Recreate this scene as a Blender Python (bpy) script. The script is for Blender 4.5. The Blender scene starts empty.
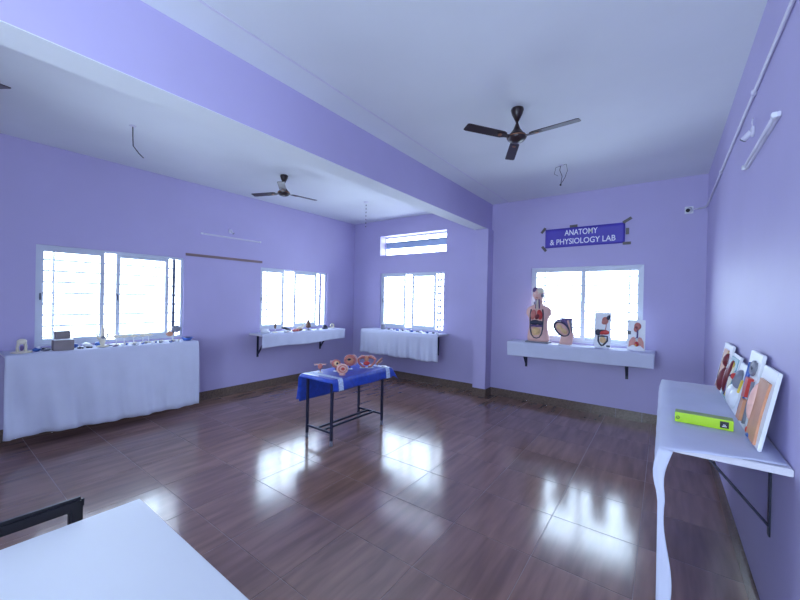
import bpy, bmesh, math, random
from mathutils import Matrix, Vector
random.seed(7)
C = bpy.context.scene.collection
S = bpy.context.scene
PI = math.pi

# ------------------------------------------------------------------ camera
R, L, YB, H, YR = 0.428, 5.774, 6.035, 3.339, -2.3      # right wall, left wall, back wall, ceiling, rear wall
EYE = 1.65
yaw, pitch, roll, fpx = 0.6349, -0.0035, 0.0209, 358.66
fw = Vector((-math.sin(yaw) * math.cos(pitch), math.cos(yaw) * math.cos(pitch), math.sin(pitch)))
rt = Vector((math.cos(yaw), math.sin(yaw), 0)); up = rt.cross(fw)
r2 = rt * math.cos(roll) + up * math.sin(roll); u2 = -rt * math.sin(roll) + up * math.cos(roll)
cd = bpy.data.cameras.new('camera'); cam = bpy.data.objects.new('camera', cd); C.objects.link(cam)
cd.sensor_width = 36; cd.lens = fpx / 800 * 36; cd.clip_start = 0.02
cam.matrix_world = Matrix(((r2.x, u2.x, -fw.x, 0), (r2.y, u2.y, -fw.y, 0), (r2.z, u2.z, -fw.z, EYE), (0, 0, 0, 1)))
S.camera = cam

# ------------------------------------------------------------------ sky and exposure
W = bpy.data.worlds.new('overcast_sky'); S.world = W; W.use_nodes = True
bg = W.node_tree.nodes['Background']
bg.inputs['Color'].default_value = (0.68, 0.81, 1.0, 1); bg.inputs['Strength'].default_value = 14.0
S.view_settings.view_transform = 'Standard'; S.view_settings.look = 'None'
S.view_settings.gamma = 1; S.view_settings.use_curve_mapping = False
S.view_settings.exposure = -0.06
S.cycles.use_denoising = True
S.cycles.max_bounces = 14; S.cycles.diffuse_bounces = 10; S.cycles.transparent_max_bounces = 12
S.cycles.sample_clamp_indirect = 12

def portal(loc, rot, sx, sy):                     # marks a window opening for sky sampling; it emits nothing itself
    d = bpy.data.lights.new('sky_portal', 'AREA'); d.shape = 'RECTANGLE'; d.size = sx; d.size_y = sy
    d.cycles.is_portal = True
    o = bpy.data.objects.new('sky_portal', d); C.objects.link(o); o.location = loc; o.rotation_euler = rot

# ------------------------------------------------------------------ materials
def lin(c):
    return tuple(((v / 255) / 12.92 if v / 255 <= 0.04045 else ((v / 255 + 0.055) / 1.055) ** 2.4) for v in c) + (1,)
MATS = {}
def mat(name, rgb, rough=0.6, var=0.06, scale=8.0, metal=0.0, bump=0.0, stretch=(1, 1, 1), spec=0.5):
    if name in MATS: return MATS[name]
    m = bpy.data.materials.new(name); m.use_nodes = True; nt = m.node_tree; b = nt.nodes['Principled BSDF']
    tc = nt.nodes.new('ShaderNodeTexCoord'); mp = nt.nodes.new('ShaderNodeMapping'); mp.inputs['Scale'].default_value = stretch
    n = nt.nodes.new('ShaderNodeTexNoise'); n.inputs['Scale'].default_value = scale; n.inputs['Detail'].default_value = 4
    nt.links.new(tc.outputs['Object'], mp.inputs[0]); nt.links.new(mp.outputs[0], n.inputs['Vector'])
    cr = nt.nodes.new('ShaderNodeValToRGB'); c = lin(rgb)
    cr.color_ramp.elements[0].position = 0.3; cr.color_ramp.elements[1].position = 0.7
    cr.color_ramp.elements[0].color = tuple(v * (1 - var) for v in c[:3]) + (1,)
    cr.color_ramp.elements[1].color = tuple(min(1, v * (1 + var)) for v in c[:3]) + (1,)
    nt.links.new(n.outputs['Fac'], cr.inputs[0]); nt.links.new(cr.outputs[0], b.inputs['Base Color'])
    b.inputs['Roughness'].default_value = rough; b.inputs['Metallic'].default_value = metal
    b.inputs['Specular IOR Level'].default_value = spec
    if bump:
        bp = nt.nodes.new('ShaderNodeBump'); bp.inputs['Strength'].default_value = bump; bp.inputs['Distance'].default_value = 0.01
        nt.links.new(n.outputs['Fac'], bp.inputs['Height']); nt.links.new(bp.outputs[0], b.inputs['Normal'])
    MATS[name] = m; return m

def floor_tile_material():
    m = bpy.data.materials.new('wood_look_tile'); m.use_nodes = True; nt = m.node_tree; b = nt.nodes['Principled BSDF']
    tc = nt.nodes.new('ShaderNodeTexCoord'); oi = nt.nodes.new('ShaderNodeObjectInfo')
    add = nt.nodes.new('ShaderNodeVectorMath'); add.operation = 'MULTIPLY_ADD'
    add.inputs[1].default_value = (3.1, 1.7, 0)
    nt.links.new(oi.outputs['Location'], add.inputs[0]); nt.links.new(tc.outputs['Object'], add.inputs[2])
    mp = nt.nodes.new('ShaderNodeMapping'); mp.inputs['Scale'].default_value = (10, 1.2, 1)
    nt.links.new(add.outputs[0], mp.inputs[0])
    n1 = nt.nodes.new('ShaderNodeTexNoise'); n1.inputs['Scale'].default_value = 1.3; n1.inputs['Detail'].default_value = 3; n1.inputs['Distortion'].default_value = 0.25
    nt.links.new(mp.outputs[0], n1.inputs['Vector'])
    cr = nt.nodes.new('ShaderNodeValToRGB'); e = cr.color_ramp.elements
    e[0].position = 0.3; e[0].color = lin((116, 90, 80)); e[1].position = 0.72; e[1].color = lin((152, 119, 105))
    mid = e.new(0.5); mid.color = lin((135, 105, 92))
    nt.links.new(n1.outputs['Fac'], cr.inputs[0])
    hv = nt.nodes.new('ShaderNodeHueSaturation'); mr = nt.nodes.new('ShaderNodeMapRange')
    mr.inputs['To Min'].default_value = 0.88; mr.inputs['To Max'].default_value = 1.1
    nt.links.new(oi.outputs['Random'], mr.inputs[0]); nt.links.new(mr.outputs[0], hv.inputs['Value'])
    nt.links.new(cr.outputs[0], hv.inputs['Color']); nt.links.new(hv.outputs[0], b.inputs['Base Color'])
    n2 = nt.nodes.new('ShaderNodeTexNoise'); n2.inputs['Scale'].default_value = 5
    nt.links.new(add.outputs[0], n2.inputs['Vector'])
    rr = nt.nodes.new('ShaderNodeMapRange'); rr.inputs['To Min'].default_value = 0.12; rr.inputs['To Max'].default_value = 0.19; b.inputs['Specular IOR Level'].default_value = 1.0
    nt.links.new(n2.outputs['Fac'], rr.inputs[0]); nt.links.new(rr.outputs[0], b.inputs['Roughness'])
    return m

def glass_material():
    m = bpy.data.materials.new('window_glass'); m.use_nodes = True; nt = m.node_tree
    for n in list(nt.nodes): nt.nodes.remove(n)
    o = nt.nodes.new('ShaderNodeOutputMaterial'); mix = nt.nodes.new('ShaderNodeMixShader')
    t = nt.nodes.new('ShaderNodeBsdfTransparent'); g = nt.nodes.new('ShaderNodeBsdfGlossy'); f = nt.nodes.new('ShaderNodeFresnel')
    t.inputs[0].default_value = (0.93, 0.96, 0.97, 1); g.inputs['Roughness'].default_value = 0.03; f.inputs[0].default_value = 1.3
    nt.links.new(f.outputs[0], mix.inputs[0]); nt.links.new(t.outputs[0], mix.inputs[1]); nt.links.new(g.outputs[0], mix.inputs[2])
    nt.links.new(mix.outputs[0], o.inputs[0]); return m

M_WALL = mat('lavender_wall_paint', (180, 172, 211), 0.55, 0.03, 1.6, bump=0.02)
M_CEIL = mat('white_ceiling_paint', (222, 226, 230), 0.7, 0.03, 1.2, bump=0.02)
M_TILE = floor_tile_material()
M_GROUT = mat('tile_grout', (150, 134, 130), 0.7, 0.08, 20)
M_SKIRT = mat('brown_granite_skirting', (106, 90, 80), 0.25, 0.3, 45)
M_FRAME = mat('white_aluminium', (205, 212, 222), 0.35, 0.02, 6)
M_DFRAME = mat('dark_grey_aluminium', (88, 96, 116), 0.4, 0.05, 10)  # darker grey than the frame, for stiles, latches and rungs
M_GRILL = mat('painted_steel_grille', (176, 176, 180), 0.5, 0.1, 15)
M_GLASS = glass_material()
M_STEEL = mat('dark_blue_painted_steel', (30, 34, 58), 0.4, 0.12, 20)
M_CLOTH = mat('white_cotton_cloth', (203, 207, 226), 0.85, 0.03, 5, bump=0.03, spec=0.15)
M_BOARD = mat('painted_shelf_board', (214, 212, 220), 0.5, 0.05, 5)
M_BLUE = mat('blue_printed_cloth', (36, 72, 180), 0.33, 0.2, 22, spec=0.6)
M_LACE = mat('white_lace_print', (190, 208, 238), 0.7, 0.3, 60)
M_BLACK = mat('black_plastic', (22, 21, 28), 0.35, 0.1, 20)
M_FAN = mat('dark_brown_fan_enamel', (42, 28, 30), 0.32, 0.15, 15)
M_FANGOLD = mat('fan_copper_trim', (150, 105, 80), 0.35, 0.1, 15, metal=0.6)
M_DESK = mat('white_laminate', (206, 209, 214), 0.35, 0.015, 3)
M_WHITE = mat('white_plastic', (226, 228, 232), 0.35, 0.03, 10)
M_SKIN = mat('skin_pink_plastic', (224, 180, 168), 0.45, 0.06, 12)
M_TAN = mat('tan_skin_plastic', (202, 142, 108), 0.45, 0.08, 15)
M_PINK = mat('pink_organ_plastic', (190, 112, 102), 0.35, 0.18, 28)
M_PINKL = mat('pale_pink_organ_plastic', (222, 176, 164), 0.35, 0.12, 28)
M_RED = mat('red_organ_plastic', (196, 58, 54), 0.35, 0.15, 25)
M_DRED = mat('dark_red_organ_plastic', (112, 36, 44), 0.35, 0.2, 25)
M_LIVER = mat('blue_black_organ_plastic', (40, 44, 66), 0.35, 0.2, 25)
M_PURP = mat('purple_organ_plastic', (100, 78, 128), 0.4, 0.25, 28)
M_BEIGE = mat('beige_organ_plastic', (226, 190, 138), 0.45, 0.14, 26)
M_BONE = mat('ivory_bone_plastic', (226, 218, 196), 0.5, 0.08, 20)
M_GREY = mat('grey_plastic', (128, 130, 142), 0.5, 0.1, 15)
M_BROWN = mat('brown_specimen_plastic', (120, 86, 72), 0.55, 0.3, 35)
M_BLUEP = mat('blue_plastic', (58, 98, 178), 0.4, 0.1, 12)
M_TEAL = mat('teal_board_plastic', (96, 150, 164), 0.4, 0.1, 12)
M_WOOD = mat('raw_timber', (134, 112, 112), 0.6, 0.2, 4, stretch=(12, 1, 12))
M_CARD = mat('grey_brown_cardboard', (140, 130, 132), 0.8, 0.08, 14)
M_LIME = mat('lime_green_card', (176, 222, 26), 0.35, 0.03, 8)
M_LIME2 = mat('muted_green_card', (150, 178, 96), 0.4, 0.04, 8)
M_SIGN = mat('violet_banner_print', (80, 68, 176), 0.45, 0.04, 6)
M_TAPE = mat('brown_packing_tape', (96, 90, 88), 0.35, 0.12, 25)
M_LETTER = mat('white_lettering', (236, 236, 244), 0.5, 0.02, 8)
M_PIPE = mat('white_pvc_conduit', (214, 212, 226), 0.4, 0.03, 8)
M_WIRE = mat('black_wire', (18, 18, 24), 0.5, 0.1, 10)
M_SHADE = mat('blue_grey_louvre', (150, 170, 190), 0.4, 0.06, 8)
M_YEL = mat('yellow_organ_plastic', (226, 196, 70), 0.4, 0.12, 20)

# ------------------------------------------------------------------ mesh helpers
class MB:
    def __init__(s): s.bm = bmesh.new()
    def _sm(s, vs, smooth):
        if smooth:
            done = set()
            for v in vs:
                for f in v.link_faces:
                    f.smooth = True
    def box(s, x0, x1, y0, y1, z0, z1, bevel=0.0, M=None):
        mt = Matrix.Translation(((x0 + x1) / 2, (y0 + y1) / 2, (z0 + z1) / 2)) @ Matrix.Diagonal((x1 - x0, y1 - y0, z1 - z0, 1))
        r = bmesh.ops.create_cube(s.bm, size=1, matrix=(M @ mt) if M else mt)
        if bevel:
            es = {e for v in r['verts'] for e in v.link_edges}
            bmesh.ops.bevel(s.bm, geom=list(es), offset=bevel, segments=2, affect='EDGES', clamp_overlap=True)
        return s
    def ball(s, c, r, M=None, u=16, v=10):
        r = r if hasattr(r, '__len__') else (r, r, r)
        mt = Matrix.Translation(c) @ (M if M else Matrix()) @ Matrix.Diagonal((r[0], r[1], r[2], 1))
        q = bmesh.ops.create_uvsphere(s.bm, u_segments=u, v_segments=v, radius=1, matrix=mt); s._sm(q['verts'], True); return s
    def cyl(s, a, b, ra, rb=None, n=14, smooth=True):
        a = Vector(a); b = Vector(b); d = b - a; rb = ra if rb is None else rb
        mt = Matrix.Translation((a + b) / 2) @ d.to_track_quat('Z', 'Y').to_matrix().to_4x4()
        q = bmesh.ops.create_cone(s.bm, cap_ends=True, segments=n, radius1=ra, radius2=rb, depth=d.length, matrix=mt)
        if smooth:
            for v in q['verts']:
                for f in v.link_faces:
                    if len(f.verts) == 4: f.smooth = True
        return s
    def bar(s, a, b, w, t, upv=(0, 0, 1)):                     # rectangular bar from a to b
        a = Vector(a); b = Vector(b); d = (b - a); ln = d.length; z = d.normalized(); u = Vector(upv)
        x = u.cross(z); x = x.normalized() if x.length > 1e-5 else Vector((1, 0, 0)); y = z.cross(x)
        mt = Matrix(((x.x, y.x, z.x, 0), (x.y, y.y, z.y, 0), (x.z, y.z, z.z, 0), (0, 0, 0, 1)))
        mt = Matrix.Translation((a + b) / 2) @ mt @ Matrix.Diagonal((w, t, ln, 1))
        bmesh.ops.create_cube(s.bm, size=1, matrix=mt); return s
    def tube(s, pts, r, n=8, closed=False):
        pts = [Vector(p) for p in pts]; k = len(pts); rs = r if hasattr(r, '__len__') else [r] * k
        rings = []; prev = None
        for i, p in enumerate(pts):
            if closed: t = pts[(i + 1) % k] - pts[i - 1]
            else: t = pts[min(i + 1, k - 1)] - pts[max(i - 1, 0)]
            t.normalize()
            if prev is None:
                a = Vector((0, 0, 1)) if abs(t.z) < 0.9 else Vector((1, 0, 0)); x = a.cross(t).normalized()
            else:
                x = (prev - t * prev.dot(t)).normalized()
            prev = x; y = t.cross(x)
            rings.append([s.bm.verts.new(p + (x * math.cos(2 * PI * j / n) + y * math.sin(2 * PI * j / n)) * rs[i]) for j in range(n)])
        for i in range(k if closed else k - 1):
            A, B = rings[i], rings[(i + 1) % k]
            for j in range(n):
                f = s.bm.faces.new((A[j], A[(j + 1) % n], B[(j + 1) % n], B[j])); f.smooth = True
        if not closed:
            s.bm.faces.new(rings[0][::-1]); s.bm.faces.new(rings[-1])
        return s
    def lathe(s, prof, c=(0, 0, 0), n=20, M=None, sx=1, sy=1):
        rings = []
        for r, z in prof:
            ring = []
            for j in range(n):
                p = Vector((max(r, 1e-4) * math.cos(2 * PI * j / n) * sx, max(r, 1e-4) * math.sin(2 * PI * j / n) * sy, z))
                if M: p = M @ p
                ring.append(s.bm.verts.new(p + Vector(c)))
            rings.append(ring)
        for A, B in zip(rings, rings[1:]):
            for j in range(n):
                f = s.bm.faces.new((A[j], A[(j + 1) % n], B[(j + 1) % n], B[j])); f.smooth = True
        s.bm.faces.new(rings[0][::-1]); s.bm.faces.new(rings[-1]); return s
    def loft(s, secs, n=28, e=2.3):                            # secs: (z, halfx, halfy, cx, cy)
        rings = []
        for z, hx, hy, cx, cy in secs:
            ring = []
            for j in range(n):
                a = 2 * PI * j / n; ca, sa = math.cos(a), math.sin(a)
                ring.append(s.bm.verts.new((cx + hx * math.copysign(abs(ca) ** (2 / e), ca), cy + hy * math.copysign(abs(sa) ** (2 / e), sa), z)))
            rings.append(ring)
        for A, B in zip(rings, rings[1:]):
            for j in range(n):
                f = s.bm.faces.new((A[j], A[(j + 1) % n], B[(j + 1) % n], B[j])); f.smooth = True
        s.bm.faces.new(rings[0][::-1]); s.bm.faces.new(rings[-1]); return s
    def prism(s, poly, y0, y1, bevel=0.0):                     # polygon in local x,z extruded along y
        a = [s.bm.verts.new((x, y0, z)) for x, z in poly]; b = [s.bm.verts.new((x, y1, z)) for x, z in poly]
        k = len(poly); fs = [s.bm.faces.new(a), s.bm.faces.new(b[::-1])]
        for i in range(k): fs.append(s.bm.faces.new((a[i], b[i], b[(i + 1) % k], a[(i + 1) % k])))
        return s
    def slab(s, poly, z0, z1):                                 # polygon in local x,y extruded along z
        a = [s.bm.verts.new((x, y, z0)) for x, y in poly]; b = [s.bm.verts.new((x, y, z1)) for x, y in poly]
        k = len(poly); s.bm.faces.new(a[::-1]); s.bm.faces.new(b)
        for i in range(k): s.bm.faces.new((a[i], a[(i + 1) % k], b[(i + 1) % k], b[i]))
        return s
    def sheet(s, rows):
        vs = [[s.bm.verts.new(p) for p in r] for r in rows]
        for a, b in zip(vs, vs[1:]):
            for i in range(len(a) - 1):
                f = s.bm.faces.new((a[i], a[i + 1], b[i + 1], b[i])); f.smooth = True
        return s
    def build(s, name, m, parent=None, loc=None, solid=0.0):
        bmesh.ops.recalc_face_normals(s.bm, faces=s.bm.faces)
        me = bpy.data.meshes.new(name); s.bm.to_mesh(me); s.bm.free()
        me.materials.append(m)
        o = bpy.data.objects.new(name, me); C.objects.link(o)
        if parent: o.parent = parent
        if loc: o.location = loc
        if solid:
            md = o.modifiers.new('thickness', 'SOLIDIFY'); md.thickness = solid; md.offset = 0
        return o

def tag(o, label, cat, group=None):
    o['label'] = label; o['category'] = cat
    if group: o['group'] = group
    return o
def thing(name, label, cat, loc=(0, 0, 0), rotz=0.0, group=None, rx=0.0):
    o = bpy.data.objects.new(name, None); C.objects.link(o); o.empty_display_size = 0.05
    o.location = loc; o.rotation_euler = (rx, 0, rotz); return tag(o, label, cat, group)
def struct(o): o['kind'] = 'structure'; return o
def copy_tree(o, parent=None):
    kids = list(o.children); c = o.copy(); C.objects.link(c); c.parent = parent
    for k in kids: copy_tree(k, c)
    return c

# ------------------------------------------------------------------ room shell
T = 0.23
def wall(name, lo, hi, zlo, zhi, holes, place):
    us = sorted({lo, hi, *[h[0] for h in holes], *[h[1] for h in holes]})
    vs = sorted({zlo, zhi, *[h[2] for h in holes], *[h[3] for h in holes]})
    mb = MB()
    for a, b in zip(us, us[1:]):
        run = None
        for c, d in zip(vs, vs[1:]):
            um, vm = (a + b) / 2, (c + d) / 2
            if any(h[0] < um < h[1] and h[2] < vm < h[3] for h in holes): continue
            mb.box(*place(a, b), c, d)
    bmesh.ops.remove_doubles(mb.bm, verts=mb.bm.verts, dist=1e-5)
    # drop the inner faces where two blocks meet
    seen = {}
    for f in mb.bm.faces: seen.setdefault(frozenset(v.index for v in f.verts), []).append(f)
    mb.bm.verts.index_update(); seen = {}
    for f in mb.bm.faces: seen.setdefault(frozenset(v.index for v in f.verts), []).append(f)
    dead = [f for fs in seen.values() if len(fs) > 1 for f in fs]
    if dead: bmesh.ops.delete(mb.bm, geom=dead, context='FACES')
    return struct(mb.build(name, M_WALL))

WZ0, WZ1 = 1.03, 2.19
W1 = (0.825, 2.395, WZ0 - 0.02, WZ1); W2 = (3.655, 5.215, WZ0 + 0.01, WZ1 - 0.03)
W3 = (-4.99, -3.402, WZ0, WZ1); W4 = (-1.77, -0.235, WZ0, WZ1 + 0.01); V5 = (-5.01, -3.37, 2.58, 2.995)
ADDED_W7 = (-1.9, 0.36, 0.25, 2.9); ADDED_W8 = (-1.9, -0.5, 0.5, 2.5)  # unseen openings behind the camera, added to let in more daylight
wall('wall_left', YR, YB, 0, H, [W1, W2], lambda a, b: (-L - T, -L, a, b))
wall('wall_back', -L - T, R + T, 0, H, [W3, W4, V5], lambda a, b: (a, b, YB, YB + T))
wall('wall_right', YR, YB, 0, H, [ADDED_W8], lambda a, b: (R, R + T, a, b))
wall('wall_rear', -L - T, R + T, 0, H, [ADDED_W7], lambda a, b: (a, b, YR - T, YR))
struct(MB().box(-L - T, R + T, YR - T, YB + T, H, H + 0.15).build('ceiling', M_CEIL))
# beam across the ceiling: lavender cheeks, ceiling-white underside strip
B1, B2, BZ = -2.463, -2.698, 2.88
beam = struct(MB().box(B2, B1, YR, YB, BZ + 0.004, H).build('ceiling_beam', M_WALL))
MB().box(B2, B1, YR, YB, BZ, BZ + 0.004).build('beam_underside', M_CEIL, beam)
PF = 5.80
pil = struct(MB().box(B2 + 0.03, B1 + 0.03, PF, YB, 0.0, BZ, 0.004).build('corner_pillar', M_WALL))

# floor tiles
flo = struct(MB().box(-L, R, YR, YB, -0.12, -0.0012).build('floor', M_GROUT))
cache = {}
TX, TY, PX, PY = -0.112, 1.29, 0.554, 0.551
def cuts(lo, hi, o, p):
    k = math.ceil((lo - o) / p); c = [lo]
    x = o + k * p
    while x < hi - 1e-6:
        if x > lo + 1e-6: c.append(x)
        x += p
    return c + [hi]
xs = cuts(-L, R, TX, PX); ys = cuts(YR, YB, TY, PY)
for a, b in zip(xs, xs[1:]):
    for c, d in zip(ys, ys[1:]):
        key = (round(b - a, 3), round(d - c, 3))
        if min(key) < 0.02: continue
        g = 0.0016
        if key not in cache:
            o = MB().box(-key[0] / 2 + g, key[0] / 2 - g, -key[1] / 2 + g, key[1] / 2 - g, -0.008, 0, 0.0012).build('floor_tile', M_TILE, flo)
            cache[key] = o.data
        else:
            o = bpy.data.objects.new('floor_tile', cache[key]); C.objects.link(o); o.parent = flo
        o.location = ((a + b) / 2, (c + d) / 2, 0)

# skirting, tile by tile
SH, ST = 0.135, 0.016
def skirting(side, runs):
    root = struct(bpy.data.objects.new('baseboard_' + side, None)); C.objects.link(root); meshes = {}
    for (x0, y0, x1, y1) in runs:                              # runs along an axis, box thickness given by bounds
        along_y = (y1 - y0) > (x1 - x0) and (x1 - x0) < 0.02
        lo, hi = (y0, y1) if along_y else (x0, x1)
        n = max(1, round((hi - lo) / 0.3)); st = (hi - lo) / n
        for i in range(n):
            key = (round(st, 3), along_y)
            if key not in meshes:
                hx, hy = (ST / 2, st / 2 - 0.001) if along_y else (st / 2 - 0.001, ST / 2)
                o = MB().box(-hx, hx, -hy, hy, 0.001, SH, 0.002).build('skirting_tile', M_SKIRT, root); meshes[key] = o.data
            else:
                o = bpy.data.objects.new('skirting_tile', meshes[key]); C.objects.link(o); o.parent = root
            m = lo + st * (i + 0.5)
            o.location = ((x0 + x1) / 2, m, 0) if along_y else (m, (y0 + y1) / 2, 0)
skirting('left', [(-L, YR + ST, -L + ST, YB)])
skirting('back', [(-L + ST, YB - ST, B2 + 0.03, YB), (B1 + 0.03, YB - ST, R - ST, YB), (B2 + 0.03, PF - ST, B1 + 0.03 + ST, PF), (B1 + 0.03, PF, B1 + 0.03 + ST, YB - ST)])
skirting('right', [(R - ST, YR + ST, R, YB)])

# ------------------------------------------------------------------ windows
def window(n, hole, side, sashes, darkbars=(), posts=(), bars=0.023, rungs=None, fr=0.03):
    u0, u1, v0, v1 = hole
    if side == 'left': loc, rz, D, uc = (-L, 0, 0), PI / 2, L, 0.0
    elif side == 'back': loc, rz, D, uc = (0, YB, 0), 0, YB, 0.0
    elif side == 'right': loc, rz, D, uc = (R, 0, 0), -PI / 2, 99, 0.0
    else: loc, rz, D, uc = (0, YR, 0), PI, 99, 0.0
    sg = -1 if side in ('right', 'rear') else 1               # local x runs against the wall coordinate there
    w = bpy.data.objects.new('window_%d' % n, None); C.objects.link(w); struct(w)
    w.location = loc; w.rotation_euler = (0, 0, rz)
    at = lambda u, y: sg * (uc + (u - uc) * (D + y) / D)       # wall-plane reading -> position at depth y
    a, b = (u0, u1) if sg > 0 else (-u1, -u0)
    fy0, fy1 = 0.035, 0.115
    f = MB()
    f.box(a, a + fr, fy0, fy1, v0, v1).box(b - fr, b, fy0, fy1, v0, v1)
    f.box(a + fr, b - fr, fy0, fy1, v0, v0 + fr).box(a + fr, b - fr, fy0, fy1, v1 - fr, v1)
    f.build('window_frame', M_FRAME, w)
    for k, (s0, s1) in enumerate(sashes):
        y0 = 0.05 if k % 2 == 0 else 0.08; y1 = y0 + 0.026
        p, q = sorted((at(s0, y0), at(s1, y0))); p = a + fr if p < a + fr + 0.06 else p; q = b - fr if q > b - fr - 0.06 else q; zz0, zz1 = v0 + fr, v1 - fr; t = 0.044
        sh = MB().box(p, p + t, y0, y1, zz0, zz1).box(q - t, q, y0, y1, zz0, zz1).box(p + t, q - t, y0, y1, zz0, zz0 + t + 0.01).box(p + t, q - t, y0, y1, zz1 - t, zz1).build('sash', M_FRAME, w)
        MB().box(p + t, q - t, y0 + 0.01, y0 + 0.014, zz0 + t, zz1 - t).build('pane', M_GLASS, sh)
        MB().box(p + 0.01, p + 0.024, y0 - 0.012, y0, (zz0 + zz1) / 2 - 0.05, (zz0 + zz1) / 2 + 0.03, 0.002).build('latch', M_DFRAME, sh)
    for u in darkbars:
        x = at(u, 0.1); MB().box(x - 0.018, x + 0.018, 0.088, 0.112, v0 + fr, v1 - fr).build('track_stile', M_DFRAME, w)
    gy = 0.185
    for u in posts:
        x = at(u, gy); MB().box(x - 0.011, x + 0.011, gy - 0.006, gy + 0.006, v0, v1).build('grille_post', M_GRILL, w)
    if bars:
        z = v0 + 0.09; first = None
        while z < v1 - 0.05:
            if first is None:
                first = MB().box(a, b, gy - 0.004, gy + 0.004, -bars / 2, bars / 2).build('grille_bar', M_GRILL, w).data
                o = [c for c in w.children if c.data == first][0]
            else:
                o = bpy.data.objects.new('grille_bar', first); C.objects.link(o); o.parent = w
            o.location = (0, 0, z); z += 0.133
    if rungs:
        x0, x1 = at(rungs[0], gy), at(rungs[1], gy); z = v0 + 0.07; lad = None
        while z < v1:
            if lad is None: o = MB().box(x0, x1, gy - 0.006, gy + 0.006, -0.012, 0.012).build('grille_rung', M_DFRAME, w); lad = o.data
            else: o = bpy.data.objects.new('grille_rung', lad); C.objects.link(o); o.parent = w
            o.location = (0, 0, z); z += 0.133
        for x in (x0, x1): MB().box(x - 0.012, x + 0.012, gy - 0.007, gy + 0.007, v0, v1).build('grille_post', M_DFRAME, w)
    return w
window(1, W1, 'left', [(0.86, 1.452), (1.572, 2.19)], [2.255], [0.975, 1.585, 2.14])
window(2, W2, 'left', [(3.69, 4.145), (4.375, 4.93)], [5.02], [3.78, 4.83], bars=0.018)
window(3, W3, 'back', [(-4.86, -4.31), (-4.145, -3.585)], [], [-4.75], bars=0.016, rungs=(-3.535, -3.465))
window(4, W4, 'back', [(-1.735, -0.965), (-1.025, -0.27)], [], [-1.55, -0.40])
window(6, ADDED_W7, 'rear', [(-1.86, -0.75), (-0.80, 0.32)], bars=False)  # made-up rear window, out of view, added to brighten the room
window(7, ADDED_W8, 'right', [(-1.86, -1.18), (-1.22, -0.54)], bars=False)  # made-up side window behind the camera, added as extra daylight
# ventilator above window 3
v = bpy.data.objects.new('window_5', None); C.objects.link(v); struct(v); v.location = (0, YB, 0)
a, b, c, d = V5
MB().box(a, a + 0.02, 0.19, 0.225, c, d).box(b - 0.02, b, 0.19, 0.225, c, d).box(a + 0.02, b - 0.02, 0.19, 0.225, c, c + 0.018).box(a + 0.02, b - 0.02, 0.19, 0.225, d - 0.03, d).build('window_frame', M_FRAME, v)
MB().box(a + 0.02, b - 0.02, 0.20, 0.212, 2.74, 2.878).build('louvre_slat', M_SHADE, v)
MB().box(a + 0.02, b - 0.02, 0.185, 0.2, 2.872, 2.884).build('louvre_rail', M_DFRAME, v)
for side, hs in (('left', (W1, W2)), ('back', (W3, W4, V5)), ('rear', (ADDED_W7,)), ('right', (ADDED_W8,))):
    for (p, q, z0, z1) in hs:
        m, z = (p + q) / 2, (z0 + z1) / 2; o = 0.245
        if side == 'left': portal((-L - o, m, z), (PI / 2, 0, -PI / 2), q - p, z1 - z0)
        if side == 'back': portal((m, YB + o, z), (-PI / 2, 0, 0), q - p, z1 - z0)
        if side == 'rear': portal((m, YR - o, z), (PI / 2, 0, 0), q - p, z1 - z0)
        if side == 'right': portal((R + o, m, z), (PI / 2, 0, PI / 2), q - p, z1 - z0)

# ------------------------------------------------------------------ wall shelves and their cloths
def shelf(label, a, b, dep, z, side, brackets, drop=0.42):
    if side == 'left': loc, rz = (-L, 0, 0), -PI / 2            # local x along the wall, local -y into the room... see tf
    t = thing('wall_shelf', label, 'shelf', (0, 0, 0), 0, 'bracketed wall shelves')
    def P(u, w, zz):                                           # u along wall, w out of the wall
        return {'left': (-L + w, u, zz), 'back': (u, YB - w, zz), 'right': (R - w, u, zz)}[side]
    p, q = P(a, 0.002, z - 0.03), P(b, dep, z)
    MB().box(min(p[0], q[0]), max(p[0], q[0]), min(p[1], q[1]), max(p[1], q[1]), z - 0.03, z, 0.003).build('board', M_BOARD, t)
    for u in brackets:
        br = MB(); zt = z - 0.031
        p, q = P(u - 0.018, 0.002, 0), P(u + 0.018, 0.008, 0)
        br.box(min(p[0], q[0]), max(p[0], q[0]), min(p[1], q[1]), max(p[1], q[1]), zt - drop, zt)
        p, q = P(u - 0.018, 0.008, 0), P(u + 0.018, dep - 0.04, 0)
        br.box(min(p[0], q[0]), max(p[0], q[0]), min(p[1], q[1]), max(p[1], q[1]), zt - 0.006, zt)
        upv = (0, 1, 0) if side != 'back' else (1, 0, 0)
        br.bar(P(u, 0.01, zt - drop + 0.05), P(u, dep - 0.1, zt - 0.006), 0.008, 0.032, upv)
        br.build('bracket', M_STEEL, t)
    return t, P

def cloth(label, P, ua, ub, dep, z, hem, fold, n=90, ends=(0, 0), top_from=0.012):
    rows = []
    for i in range(n + 1):
        k = i / n; u = ua + (ub - ua) * k; row = []
        for j in range(7):
            w = top_from + (dep + 0.006 - top_from) * j / 6
            row.append(P(u, w, z + 0.0045 + 0.0012 * math.sin(u * 37 + j)))
        row.append(P(u, dep + 0.012, z - 0.004))
        hz = hem(k)
        for j in range(1, 15):
            s = j / 14; o = fold(u, k, s)
            row.append(P(u + 0.012 * s * math.sin(u * 9), dep + 0.014 + o, z - 0.004 + (hz - z) * s))
        rows.append(row)
    return tag(MB().sheet(rows).build('shelf_cloth', M_CLOTH, solid=0.003), label, 'tablecloth', 'white cloths over the wall shelves')

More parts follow.
